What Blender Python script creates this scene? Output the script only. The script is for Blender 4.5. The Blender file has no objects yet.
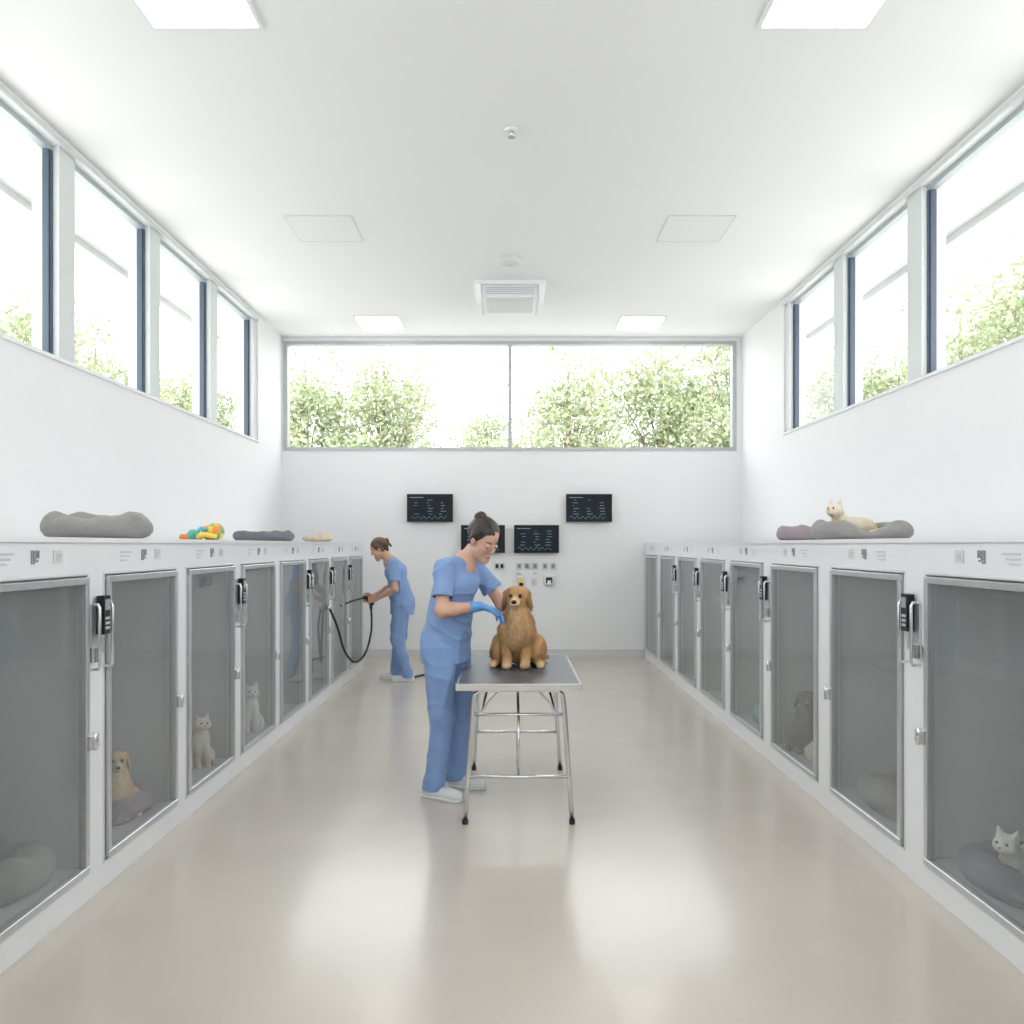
import bpy, math, random
import numpy as np
from mathutils import Vector, Matrix, Euler
random.seed(5); RNG=np.random.default_rng(5)
sc=bpy.context.scene
EYE=1.45; F=800.0
LW=-2.95; RW=3.0; BW=10.36; RB=-3.0; CH=4.14
# ------------------------------------------------------------------ materials
def mat(name,col=(.8,.8,.8),rough=.5,metal=0,coat=0,emis=None,es=0,noise=None,bump=None,attr=False,spec=.5,sheen=0,trans=0):
    m=bpy.data.materials.new(name); m.use_nodes=True; nt=m.node_tree; b=nt.nodes['Principled BSDF']
    b.inputs['Base Color'].default_value=(*col,1); b.inputs['Roughness'].default_value=rough
    b.inputs['Metallic'].default_value=metal; b.inputs['Coat Weight'].default_value=coat
    b.inputs['Specular IOR Level'].default_value=spec
    if sheen: b.inputs['Sheen Weight'].default_value=sheen
    if emis: b.inputs['Emission Color'].default_value=(*emis,1); b.inputs['Emission Strength'].default_value=es
    tc=nt.nodes.new('ShaderNodeTexCoord')
    src=None
    if attr:
        a=nt.nodes.new('ShaderNodeAttribute'); a.attribute_name='Col'; src=a.outputs['Color']
        nt.links.new(src,b.inputs['Base Color'])
    if noise:
        sc_,amt=noise
        n=nt.nodes.new('ShaderNodeTexNoise'); n.inputs['Scale'].default_value=sc_; n.inputs['Detail'].default_value=5
        nt.links.new(tc.outputs['Object'],n.inputs['Vector'])
        mx=nt.nodes.new('ShaderNodeMix'); mx.data_type='RGBA'; mx.blend_type='MULTIPLY'; mx.inputs[0].default_value=1
        rp=nt.nodes.new('ShaderNodeMapRange'); rp.inputs[1].default_value=.3; rp.inputs[2].default_value=.7
        rp.inputs[3].default_value=1-amt; rp.inputs[4].default_value=1+amt*.3
        nt.links.new(n.outputs['Fac'],rp.inputs[0]); nt.links.new(rp.outputs[0],mx.inputs[7])
        if src: nt.links.new(src,mx.inputs[6])
        else: mx.inputs[6].default_value=(*col,1)
        nt.links.new(mx.outputs[2],b.inputs['Base Color'])
    if bump:
        n=nt.nodes.new('ShaderNodeTexNoise'); n.inputs['Scale'].default_value=bump[0]; n.inputs['Detail'].default_value=4
        nt.links.new(tc.outputs['Object'],n.inputs['Vector'])
        bp=nt.nodes.new('ShaderNodeBump'); bp.inputs['Strength'].default_value=bump[1]; bp.inputs['Distance'].default_value=.01
        nt.links.new(n.outputs['Fac'],bp.inputs['Height']); nt.links.new(bp.outputs[0],b.inputs['Normal'])
    return m
def glassmat(name,tint,haze=0,hcol=(.5,.5,.5),f0=.05,rough=.0):
    m=bpy.data.materials.new(name); m.use_nodes=True; nt=m.node_tree; nt.nodes.clear(); N=nt.nodes.new; K=nt.links.new
    o=N('ShaderNodeOutputMaterial'); t=N('ShaderNodeBsdfTransparent'); g=N('ShaderNodeBsdfGlossy')
    t.inputs[0].default_value=(*tint,1); g.inputs['Roughness'].default_value=rough
    lw=N('ShaderNodeLayerWeight'); lw.inputs[0].default_value=.5
    p=N('ShaderNodeMath'); p.operation='POWER'; p.inputs[1].default_value=5; K(lw.outputs['Facing'],p.inputs[0])
    q=N('ShaderNodeMath'); q.operation='MULTIPLY_ADD'; q.inputs[1].default_value=1-f0; q.inputs[2].default_value=f0; K(p.outputs[0],q.inputs[0])
    src=t.outputs[0]
    if haze:
        d=N('ShaderNodeBsdfDiffuse'); d.inputs[0].default_value=(*hcol,1); h=N('ShaderNodeMixShader'); h.inputs[0].default_value=haze
        K(t.outputs[0],h.inputs[1]); K(d.outputs[0],h.inputs[2]); src=h.outputs[0]
    mx=N('ShaderNodeMixShader'); K(q.outputs[0],mx.inputs[0]); K(src,mx.inputs[1]); K(g.outputs[0],mx.inputs[2]); K(mx.outputs[0],o.inputs[0])
    return m
M_wall=mat('wall_paint',(.86,.865,.875),.6,noise=(1.2,.015))
M_ceil=mat('ceiling_paint',(.9,.9,.885),.8,noise=(.8,.01))
M_floor=mat('epoxy_floor',(.59,.53,.465),.24,coat=.28,noise=(2.2,.05),spec=.42)
M_floor.node_tree.nodes['Principled BSDF'].inputs['Coat Roughness'].default_value=.13
M_base=mat('baseboard',(.66,.66,.66),.4)
M_alu=mat('brushed_aluminium',(.62,.64,.65),.35,.85,noise=(30,.06))
M_wframe=mat('window_frame_grey',(.46,.50,.52),.4,.4)
M_dark=mat('window_gasket',(.06,.09,.13),.4)
M_white=mat('white_laminate',(.86,.87,.89),.3,coat=.2,noise=(3,.01))
M_inner=mat('kennel_liner',(.62,.64,.64),.5,noise=(4,.03))
M_innerf=mat('kennel_floor',(.74,.74,.72),.4,noise=(5,.03))
M_steel=mat('chrome',(.75,.76,.77),.2,1,noise=(20,.03))
M_black=mat('black_plastic',(.012,.014,.017),.35,noise=(10,.1),spec=.3)
M_rubber=mat('rubber',(.015,.015,.017),.6)
M_win=glassmat('window_glass',(.97,.985,.98),f0=.03)
M_kgl=glassmat('kennel_glass',(.86,.89,.90),haze=.18,hcol=(.62,.64,.65),f0=.05,rough=.02)
M_light=mat('led_panel',(1,1,1),.5,emis=(1,.99,.96),es=7)
M_off=mat('ceiling_access_panel',(.87,.875,.865),.7)
M_label=mat('label_ink',(.25,.26,.28),.5)
M_lgrey=mat('light_grey_plastic',(.62,.64,.66),.4)
M_top=mat('rubber_table_top',(.07,.078,.092),.4,noise=(60,.1),bump=(200,.1))
M_scrub=mat('blue_scrubs',(.22,.35,.64),.85,noise=(9,.08),bump=(260,.15),sheen=.08)
M_skin=mat('skin',attr=True,rough=.5)
M_hair=mat('hair',attr=True,rough=.45,noise=(60,.3))
M_glove=mat('nitrile_glove',(.11,.33,.72),.35,noise=(20,.04))
M_shoe=mat('white_sneaker',(.75,.76,.78),.5,noise=(20,.04))
M_fur=mat('fur',attr=True,rough=.8,noise=(70,.15))
M_eye=mat('animal_eye',(.012,.008,.006),.08)
M_eyeball=mat('eyeball',attr=True,rough=.15)
M_bedg=mat('grey_bed_fabric',(.29,.28,.27),.95,noise=(25,.12),bump=(120,.35),sheen=.2)
M_bedd=mat('slate_bed_fabric',(.18,.19,.22),.95,noise=(25,.12),bump=(120,.35))
M_bedm=mat('mauve_bed_fabric',(.34,.27,.31),.95,noise=(25,.12),bump=(120,.35))
M_bedc=mat('cream_bed_fabric',(.62,.52,.39),.95,noise=(25,.12),bump=(120,.35))
M_teal=mat('teal_cushion',(.26,.40,.38),.95,noise=(25,.12),bump=(120,.3))
M_leaf=mat('leaves',attr=True,rough=.6)
M_bark=mat('bark',(.22,.17,.13),.9,noise=(8,.3))
M_bounce=mat('pale_bounce_ground',(.62,.62,.58),.9,noise=(2,.2))  # kept pale so the outdoor ground throws more light onto the ceiling
M_conc=mat('exterior_render',(.6,.6,.59),.8,noise=(3,.05))
def cmat(n,c,r=.4,**k): return mat(n,c,r,noise=(15,.05),**k)
M_or=cmat('orange_rubber',(.9,.28,.05)); M_gr=cmat('green_rubber',(.1,.5,.22)); M_ye=cmat('yellow_rubber',(.9,.65,.08)); M_cy=cmat('teal_rubber',(.1,.5,.55))
M_scr=mat('screen',(.010,.014,.020),.35,spec=.15)
M_scb=mat('screen_text',(.05,.2,.28),.4,emis=(.12,.35,.45),es=.3)
M_scw=mat('screen_text_pale',(.2,.24,.28),.4,emis=(.4,.45,.5),es=.15)
M_lgrey2=mat('pillar_paint',(.68,.71,.71),.5); M_wframe2=mat('back_frame',(.45,.47,.48),.4,.4)
# ------------------------------------------------------------------ helpers
def empty(name,loc=(0,0,0),rz=0,scale=1):
    e=bpy.data.objects.new(name,None); e.empty_display_size=.1; e.location=loc; e.rotation_euler=(0,0,rz)
    e.scale=(scale,)*3; sc.collection.objects.link(e); return e
def obj(name,me,parent=None,loc=(0,0,0),rot=(0,0,0)):
    o=bpy.data.objects.new(name,me); sc.collection.objects.link(o); o.location=loc; o.rotation_euler=rot
    if parent: o.parent=parent
    return o
class MB:
    def __init__(s): s.v=[]; s.f=[]; s.m=[]; s.mats=[]; s.sm=[]
    def mi(s,m):
        if m not in s.mats: s.mats.append(m)
        return s.mats.index(m)
    def box(s,x0,x1,y0,y1,z0,z1,m):
        if x0>x1:x0,x1=x1,x0
        if y0>y1:y0,y1=y1,y0
        b=len(s.v); s.v+=[(x,y,z) for x in(x0,x1) for y in(y0,y1) for z in(z0,z1)]
        q=[(0,1,3,2),(4,6,7,5),(0,4,5,1),(2,3,7,6),(0,2,6,4),(1,5,7,3)]
        s.f+=[tuple(b+i for i in t) for t in q]; s.m+=[s.mi(m)]*6; s.sm+=[False]*6
    def tube(s,pts,r,m,n=12,cap=True):
        pts=[Vector(p) for p in pts]; rs=r if isinstance(r,(list,tuple)) else [r]*len(pts)
        b=len(s.v); up=None
        for i,p in enumerate(pts):
            d=(pts[min(i+1,len(pts)-1)]-pts[max(i-1,0)]).normalized()
            if up is None: up=Vector((0,0,1)) if abs(d.z)<.9 else Vector((1,0,0))
            u=d.cross(up).normalized(); w=u.cross(d).normalized(); up=w
            for k in range(n):
                a=2*math.pi*k/n; s.v.append(tuple(p+(u*math.cos(a)+w*math.sin(a))*rs[i]))
        k0=s.mi(m)
        for i in range(len(pts)-1):
            for k in range(n):
                s.f.append((b+i*n+k,b+i*n+(k+1)%n,b+(i+1)*n+(k+1)%n,b+(i+1)*n+k)); s.m.append(k0); s.sm.append(True)
        if cap:
            s.f.append(tuple(b+k for k in reversed(range(n)))); s.m.append(k0); s.sm.append(False)
            e=b+(len(pts)-1)*n; s.f.append(tuple(e+k for k in range(n))); s.m.append(k0); s.sm.append(False)
    def quad(s,vs,m):
        b=len(s.v); s.v+=list(vs); s.f.append(tuple(range(b,b+len(vs)))); s.m.append(s.mi(m)); s.sm.append(False)
    def mesh(s,name):
        me=bpy.data.meshes.new(name); me.from_pydata(s.v,[],s.f)
        for m in s.mats: me.materials.append(m)
        me.polygons.foreach_set('material_index',s.m); me.polygons.foreach_set('use_smooth',s.sm); me.update(); return me
    def obj(s,name,parent=None,loc=(0,0,0),bevel=0,rz=0):
        o=obj(name,s.mesh(name),parent,loc,(0,0,rz))
        if bevel:
            b=o.modifiers.new('bevel','BEVEL'); b.width=bevel; b.segments=2; b.limit_method='ANGLE'
        return o
def bez(pts,n=12):
    P=[Vector(p) for p in pts]; out=[]
    Q=[P[0]]+P+[P[-1]]
    for i in range(1,len(Q)-2):
        a,b,c,d=Q[i-1],Q[i],Q[i+1],Q[i+2]
        for k in range(n):
            t=k/n; out.append(.5*((2*b)+(c-a)*t+(2*a-5*b+4*c-d)*t*t+(3*b-a-3*c+d)*t**3))
    out.append(P[-1]); return out
# ------------------------------------------------------------------ SDF engine
def C(a,b,r1,r2=None,k=.02,w=1.,s=1): return dict(t='c',a=np.array(a,float),b=np.array(b,float),r1=r1,r2=r1 if r2 is None else r2,k=k,w=w,s=s)
def E(c,r,rot=(0,0,0),k=.02,s=1): return dict(t='e',c=np.array(c,float),r=np.array(r,float),R=np.array(Euler(rot).to_matrix()),k=k,s=s)
def PL(pt,n,k=.006): return dict(t='p',pt=np.array(pt,float),n=np.array(n,float)/np.linalg.norm(n),k=k)
def chain(pts,rs,k=.02,s=1): return [C(pts[i],pts[i+1],rs[i],rs[i+1],k,1,s) for i in range(len(pts)-1)]
def T(prims,M):
    R=np.array(M.to_3x3().normalized()); out=[]
    for p in prims:
        q=dict(p)
        for key in('a','b','c','pt'):
            if key in q: q[key]=np.array(M@Vector(q[key]))
        if 'R' in q: q['R']=R@q['R']
        if 'n' in q: q['n']=R@q['n']
        out.append(q)
    return out
def smin(a,b,k):
    h=np.clip(.5+.5*(b-a)/k,0,1); return b*(1-h)+a*h-k*h*(1-h)
def dist(p,X,Y,Z):
    if p['t']=='c':
        a=p['a'];b=p['b'];w=p['w']
        ab=b-a; ab=np.array([ab[0],ab[1]/w,ab[2]]); x=X-a[0]; y=(Y-a[1])/w; z=Z-a[2]
        L=max(ab@ab,1e-12); t=np.clip((x*ab[0]+y*ab[1]+z*ab[2])/L,0,1)
        return np.sqrt((x-t*ab[0])**2+(y-t*ab[1])**2+(z-t*ab[2])**2)-(p['r1']+(p['r2']-p['r1'])*t)
    if p['t']=='e':
        c=p['c'];R=p['R'];r=p['r']; x=X-c[0];y=Y-c[1];z=Z-c[2]
        q=[R[0,i]*x+R[1,i]*y+R[2,i]*z for i in range(3)]
        k0=np.sqrt(sum((q[i]/r[i])**2 for i in range(3))); k1=np.sqrt(sum((q[i]/r[i]**2)**2 for i in range(3)))+1e-9
        return k0*(k0-1)/k1
    return (X-p['pt'][0])*p['n'][0]+(Y-p['pt'][1])*p['n'][1]+(Z-p['pt'][2])*p['n'][2]
def bbox(p):
    if p['t']=='c':
        r=max(p['r1'],p['r2']); rr=np.array([r,r*max(p['w'],1),r]); return np.minimum(p['a'],p['b'])-rr,np.maximum(p['a'],p['b'])+rr
    r=p['r'].max(); return p['c']-r,p['c']+r
def sdf(prims,h):
    lo=np.min([bbox(p)[0] for p in prims if p['t']!='p' and p['s']>0],0)-.02-2*h
    hi=np.max([bbox(p)[1] for p in prims if p['t']!='p' and p['s']>0],0)+.02+2*h
    n=np.ceil((hi-lo)/h).astype(int)+1
    ax=[lo[i]+h*np.arange(n[i]) for i in range(3)]
    D=np.full(n,.5,dtype=np.float64)
    for p in prims:
        if p['t']=='p': a=[0,0,0]; b=list(n)
        else:
            l,u=bbox(p); mg=p['k']+2.5*h
            a=np.maximum(((l-mg-lo)/h).astype(int),0); b=np.minimum(((u+mg-lo)/h).astype(int)+2,n)
            if (b<=a).any(): continue
        X=ax[0][a[0]:b[0]][:,None,None];Y=ax[1][a[1]:b[1]][None,:,None];Z=ax[2][a[2]:b[2]][None,None,:]
        d=dist(p,X,Y,Z); S=D[a[0]:b[0],a[1]:b[1],a[2]:b[2]]
        if p['t']=='p': S[...]=-smin(-S,-d+0*S,p['k'])
        elif p['s']>0: S[...]=smin(S,d,p['k'])
        else: S[...]=-smin(-S,d,p['k'])
    S=D<0
    occ=sum(S[i:n[0]-1+i,j:n[1]-1+j,k:n[2]-1+k].astype(np.int8) for i in(0,1) for j in(0,1) for k in(0,1))
    act=(occ>0)&(occ<8); idx=np.argwhere(act); N=len(idx); vid=np.full(act.shape,-1,int); vid[act]=np.arange(N)
    ps=np.zeros((N,3)); ct=np.zeros(N); cs={}
    for i in(0,1):
        for j in(0,1):
            for k in(0,1): cs[(i,j,k)]=D[idx[:,0]+i,idx[:,1]+j,idx[:,2]+k]
    for c0 in cs:
        for axn in range(3):
            if c0[axn]==0:
                c1=list(c0); c1[axn]=1; v0=cs[c0]; v1=cs[tuple(c1)]; m=(v0<0)!=(v1<0)
                t=np.where(m,v0/np.where(m,v0-v1,1),0); q=np.array(c0,float)[None,:].repeat(N,0); q[:,axn]+=t
                ps[m]+=q[m]; ct[m]+=1
    V=lo+(idx+ps/ct[:,None])*h
    g=np.stack([sum((1 if c[a]==1 else -1)*cs[c] for c in cs) for a in range(3)],1); g/=np.linalg.norm(g,axis=1)[:,None]+1e-9
    Fs=[]
    for a in range(3):
        u,w=(a+1)%3,(a+2)%3
        s0=[slice(None)]*3; s1=[slice(None)]*3; s0[a]=slice(0,-1); s1[a]=slice(1,None)
        A=S[tuple(s0)];B=S[tuple(s1)]; e=np.argwhere(A!=B)
        e=e[(e[:,u]>0)&(e[:,w]>0)&(e[:,u]<n[u]-1)&(e[:,w]<n[w]-1)]
        ins=A[e[:,0],e[:,1],e[:,2]]
        def cell(du,dw):
            q=e.copy(); q[:,u]-=du; q[:,w]-=dw; return vid[q[:,0],q[:,1],q[:,2]]
        Q=np.stack([cell(1,1),cell(0,1),cell(0,0),cell(1,0)],1)
        Q[~ins]=Q[~ins][:,::-1]; Fs.append(Q)
    Fq=np.concatenate(Fs); Fq=Fq[(Fq>=0).all(1)]
    return V,Fq,g
def nz(p,fr,seed,st=(1,1,1)):
    r=np.random.default_rng(seed); o=0
    for i in range(7):
        d=r.normal(size=3); d/=np.linalg.norm(d); d=d*np.array(st)*fr*r.uniform(.6,1.6); o=o+np.sin(p@d+r.uniform(0,6.3))
    return o/2.6
def mk(name,V,Fc,m,parent=None,col=None,smooth=True):
    me=bpy.data.meshes.new(name); me.from_pydata(V.tolist(),[],[tuple(f) for f in Fc.tolist()] if hasattr(Fc,'tolist') else Fc)
    me.materials.append(m)
    if smooth: me.polygons.foreach_set('use_smooth',[True]*len(me.polygons))
    if col is not None:
        a=me.color_attributes.new('Col','FLOAT_COLOR','POINT'); c=np.ones((len(V),4)); c[:,:3]=col; a.data.foreach_set('color',c.ravel())
    me.update(); return obj(name,me,parent)
def solid(name,prims,h,m,parent,disp=None,colf=None):
    V,Fq,g=sdf(prims,h)
    if disp is not None: V=V+g*disp(V)[:,None]
    col=None
    if colf is not None: col=colf(V) if callable(colf) else np.tile(np.array(colf,float),(len(V),1))
    return mk(name,V,Fq,m,parent,col)
# ------------------------------------------------------------------ ROOM
def room():
    b=MB(); b.box(LW-.3,RW+.3,RB-.2,BW+.3,-.12,0,M_floor); b.obj('floor')
    b=MB(); b.box(LW-.3,RW+.3,RB-.2,BW+.3,CH,CH+.12,M_ceil); b.obj('ceiling')
    b=MB(); b.box(LW-1.05,RW+1.05,RB-1,BW+.6,CH+.13,CH+.33,M_conc)
    b.box(LW-1.08,LW-1.0,RB-1,BW+.6,CH+.06,CH+.36,M_alu); b.box(RW+1.0,RW+1.08,RB-1,BW+.6,CH+.06,CH+.36,M_alu); b.obj('roof_eaves')
    SZ=2.67; HZ=4.08
    Lp=[(5.25-1.33*k,5.46-1.33*k) for k in range(6,-3,-1)]; Lend=9.25
    Rp=[(5.85-1.38*k,6.08-1.38*k) for k in range(6,-2,-1)]; Rend=8.65
    wn=[0]
    for side,x0,ps,end in(('left',LW,Lp,Lend),('right',RW,Rp,Rend)):
        sg=-1 if side=='left' else 1; x1=x0+sg*.2
        ps=[p for p in ps if p[0]>RB+.3 and p[1]<end-.3]
        b=MB(); b.box(x0,x1,RB,BW,0,SZ,M_wall); b.box(x0,x1,RB,BW,HZ,CH,M_wall); b.box(x0,x1,end+.12,BW,SZ,HZ,M_wall)
        b.box(x0,x1,RB,RB+.2,SZ,HZ,M_wall)
        for p in ps: b.box(x0+sg*.02,x1,p[0]+.02,p[1],SZ,HZ,M_lgrey2)
        b.box(x0+sg*.02,x1,end,end+.12,SZ,HZ,M_lgrey2)
        b.obj('wall_'+side)
        ed=[RB+.2]+[v for p in ps for v in(p[0]+.02,p[1])]+[end]
        for i in range(0,len(ed),2):
            a,c=ed[i],ed[i+1]; wn[0]+=1; g=x0+sg*.09
            e=empty('window_%d'%wn[0],(g,(a+c)/2,(SZ+HZ)/2)); L=(c-a)/2; H=(HZ-SZ)/2
            f=MB(); t=.035
            f.box(-.03,.03,-L,L,-H,-H+t,M_wframe); f.box(-.03,.03,-L,L,H-t,H,M_wframe)
            f.box(-.03,.03,-L,-L+t,-H+t,H-t,M_wframe); f.box(-.03,.03,L-t*.6,L,-H+t,H-t,M_dark); f.box(-.02,.02,L-t,L-t*.6,-H+t,H-t,M_dark); f.obj('frame',e)
            f=MB(); f.quad([(0,-L+t,-H+t),(0,L-t,-H+t),(0,L-t,H-t),(0,-L+t,H-t)],M_win); f.obj('pane',e)
        b=MB(); b.box(x0-sg*.012,x0,RB,end+.12,HZ-.005,HZ+.03,M_lgrey2); b.box(x0-sg*.015,x0,RB,end+.12,SZ-.02,SZ+.004,M_wall); b.obj('trim_%d'%(1 if sg<0 else 2))
        b=MB(); b.box(x0,x0-sg*.012,RB,BW,0,.09,M_base); b.obj('baseboard_'+side)
    for nm,y0,y1,yy in(('back',BW,BW+.2,BW+.1),('rear',RB-.2,RB,RB-.1)):  # rear window is unseen, added to bring in light from behind the camera
        b=MB(); xa,xb=-2.93,2.93
        b.box(LW-.2,RW+.2,y0,y1,0,2.67,M_wall); b.box(LW-.2,RW+.2,y0,y1,4.09,CH,M_wall)
        b.box(LW-.2,xa,y0,y1,2.67,4.09,M_wall); b.box(xb,RW+.2,y0,y1,2.67,4.09,M_wall); b.obj('wall_'+nm)
        wn[0]+=1; e=empty('window_%d'%wn[0],(0,yy-.05,3.38)); f=MB(); t=.045; H=.71
        f.box(xa,xb,-.06,.06,-H,-H+t,M_wframe2); f.box(xa,xb,-.06,.06,H-t,H,M_wframe2)
        for x in(xa,-.025,xb-.05): f.box(x,x+.05,-.06,.06,-H+t,H-t,M_wframe2)
        f.obj('frame',e)
        f=MB()
        for u,v in((xa+.05,-.025),(.025,xb-.05)): f.quad([(u,0,-H+t),(v,0,-H+t),(v,0,H-t),(u,0,H-t)],M_win)
        f.obj('pane',e)
    b=MB(); b.box(LW+.01,RW-.01,BW-.02,BW,0,.1,M_base); b.obj('baseboard_back')
room()
b=MB(); b.box(-60,60,-40,80,-.3,-.13,M_bounce); b.obj('bounce_ground')  # unseen ground plane, added to bounce light in through the windows
# ceiling things
for y in(.97,3.87,9.65):
    for x in(-1.57,1.57):
        e=empty('ceiling_light_panel',(x,y,CH)); b=MB(); s=.27 if y<9 else .25
        for q in((-s-.02,s+.02,-s-.02,-s),(-s-.02,s+.02,s,s+.02),(-s-.02,-s,-s,s),(s,s+.02,-s,s)): b.box(q[0],q[1],q[2],q[3],-.014,0,M_white)
        b.obj('trim',e); b=MB(); b.box(-s,s,-s,s,-.008,-.001,M_light); b.obj('diffuser',e)
for x in(-1.57,1.57):
    e=empty('ceiling_access_panel',(x,6.8,CH)); b=MB(); s=.27
    b.box(-s,s,-s,s,-.006,0,M_off)
    for q in((-s-.008,s+.008,-s-.008,-s),(-s-.008,s+.008,s,s+.008),(-s-.008,-s,-s,s),(s,s+.008,-s,s)): b.box(q[0],q[1],q[2],q[3],-.008,0,M_lgrey2)
    b.obj('panel',e)
e=empty('sprinkler_head',(.01,5.18,CH)); b=MB(); b.tube([(0,0,0),(0,0,-.012)],[.045,.04],M_white,20); b.tube([(0,0,-.01),(0,0,-.045)],[.014,.01],M_steel); b.tube([(0,0,-.045),(0,0,-.05)],[.025,.025],M_steel); b.tube([(-.012,0,-.012),(-.016,0,-.03),(0,0,-.046)],.003,M_steel,6);b.tube([(.012,0,-.012),(.016,0,-.03),(0,0,-.046)],.003,M_steel,6); b.obj('body',e)
e=empty('smoke_detector',(0,7.55,CH)); b=MB(); b.tube([(0,0,0),(0,0,-.015),(0,0,-.035),(0,0,-.05)],[.11,.11,.09,.05],M_lgrey2,28); b.tube([(0,0,-.048),(0,0,-.055)],[.03,.02],M_lgrey,16); b.obj('body',e)
e=empty('ceiling_air_conditioner',(.0,8.45,CH)); b=MB()
b.box(-.36,.36,-.33,.33,-.035,0,M_white); b.box(-.29,.29,-.28,.28,-.16,-.035,M_white)
for k in range(4): b.box(-.25,.25,-.292,-.28,-.065-.022*k,-.055-.022*k,M_lgrey)
for x in(-.3,.28): b.box(x,x+.02,-.3,.3,-.18,-.03,M_lgrey)
b.box(-.24,.24,-.24,.24,-.17,-.16,M_lgrey2); b.box(-.2,.2,-.2,.2,-.174,-.17,M_lgrey)
b.obj('housing',e,bevel=.006)
# ------------------------------------------------------------------ KENNELS
DT=1.325; DB=.115; KH=1.48
def qr(b,x,y,z,s,n,m,sg):
    r=random.Random(3)
    for i in range(n):
        for j in range(n):
            fin=(i<3 and j<3) or (i<3 and j>n-4) or (i>n-4 and j>n-4)
            on=(not(i in(1,) and j in(1,)) and fin and (i in(0,2,n-3,n-1) or j in(0,2,n-3,n-1))) if fin else r.random()<.5
            if on: b.box(x,x-sg*.002,y+i*s/n,y+(i+1)*s/n,z+j*s/n,z+(j+1)*s/n,m)
def kennel_meshes(sg,W,o,dw):
    depth=1.2
    ms={}
    b=MB(); X=lambda v:sg*v
    b.box(X(0),X(.04),0,W,DT,KH-.02,M_white); b.box(X(0),X(.04),0,W,0,DB,M_white)
    b.box(X(0),X(.04),0,o,DB,DT,M_white); b.box(X(0),X(.04),o+dw,W,DB,DT,M_white)
    b.box(X(-.012),X(depth),0,W,KH-.02,KH,M_white)
    ms['carcass']=(b.mesh('kennel_carcass'),0)
    b=MB(); b.box(X(.04),X(depth),0,.02,.06,KH-.03,M_inner); b.box(X(.04),X(depth),W-.02,W,.06,KH-.03,M_inner)
    b.box(X(depth-.02),X(depth),.02,W-.02,.06,KH-.03,M_inner); b.box(X(.04),X(depth-.02),.02,W-.02,KH-.05,KH-.03,M_innerf)
    b.box(X(.04),X(depth-.02),.02,W-.02,.07,DB,M_innerf)
    ms['liner']=(b.mesh('kennel_liner'),0)
    b=MB(); t=.028; y0,y1=o+.006,o+dw-.006; z0,z1=DB+.006,DT-.006
    for q in((y0,y1,z0,z0+t),(y0,y1,z1-t,z1),(y0,y0+t,z0+t,z1-t),(y1-t,y1,z0+t,z1-t)): b.box(X(-.018),X(.02),q[0],q[1],q[2],q[3],M_alu)
    for q in((o-.012,o+dw+.012,DB-.012,DB),(o-.012,o+dw+.012,DT,DT+.012),(o-.012,o,DB,DT),(o+dw,o+dw+.012,DB,DT)): b.box(X(-.004),X(.01),q[0],q[1],q[2],q[3],M_lgrey2)
    ms['door_frame']=(b.mesh('kennel_door_frame'),.003)
    b=MB(); a0,a1,c0,c1=y0+t,y1-t,z0+t,z1-t; b.quad([(0,a0,c0),(0,a1,c0),(0,a1,c1),(0,a0,c1)],M_kgl); ms['door_glass']=(b.mesh('kennel_door_glass'),0)
    b=MB(); hy=o+dw
    for z in(.62,):
        b.box(X(-.03),X(-.004),hy-.03,hy+.045,z,z+.06,M_alu); b.tube([(X(-.032),hy+.005,z-.005),(X(-.032),hy+.005,z+.065)],.009,M_steel)
    ms['hinge']=(b.mesh('kennel_hinge'),.003)
    b=MB(); ly=W
    b.box(X(-.012),X(0),ly-.055,ly+.05,1.0,1.2,M_alu); b.box(X(-.045),X(-.012),ly-.018,ly+.036,1.08,1.24,M_black)
    b.box(X(-.048),X(-.045),ly-.010,ly+.028,1.18,1.225,M_scw)
    for i in range(3):
        for j in range(3): b.box(X(-.048),X(-.045),ly-.008+i*.012,ly+.000+i*.012,1.10+j*.02,1.112+j*.02,M_lgrey)
    for yy in(ly-.045,ly+.062):
        b.tube([(X(-.0),yy,.94),(X(-.035),yy,.94),(X(-.04),yy,.955),(X(-.04),yy,1.19),(X(-.035),yy,1.205),(X(0),yy,1.205)],.007,M_steel,10)
    b.box(X(-.03),X(-.005),ly-.07,ly-.02,.97,1.03,M_steel)
    ms['lock']=(b.mesh('kennel_lock'),.003)
    b=MB(); c=W/2
    qr(b,X(-.001),c-.02,1.38,.05,7,M_label,sg)
    for k in range(3):
        b.box(X(-.001),X(-.003),c-.22,c-.22+.1-.02*k,1.415-.018*k,1.422-.018*k,M_lgrey)
    b.box(X(-.001),X(-.004),c+.12,c+.18,1.38,1.43,M_lgrey2); qr(b,X(-.004),c+.135,1.39,.03,5,M_lgrey,sg)
    ms['label']=(b.mesh('kennel_label'),0)
    return ms
def kennel_row(sg,xf,y0,W,o,dw,k0,k1,locks):
    ms=kennel_meshes(sg,W,o,dw)
    for k in range(k0,k1+1):
        e=empty('pet_kennel',(xf,y0+W*k,0))
        for nm,(me,bv) in ms.items():
            if nm=='lock' and k not in locks: continue
            if nm=='hinge' and k==k1: continue
            ob=obj(nm,me,e)
            if bv: q=ob.modifiers.new('bevel','BEVEL'); q.width=bv; q.segments=1; q.limit_method='ANGLE'
LF=-1.72; RF=1.74
kennel_row(-1,LF,3.32,.86,.07,.72,-4,6,(-3,-1,1,3,4,5))
kennel_row(1,RF,3.435,.98,.095,.79,-4,6,(-3,-1,1,2,3,4))
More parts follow.
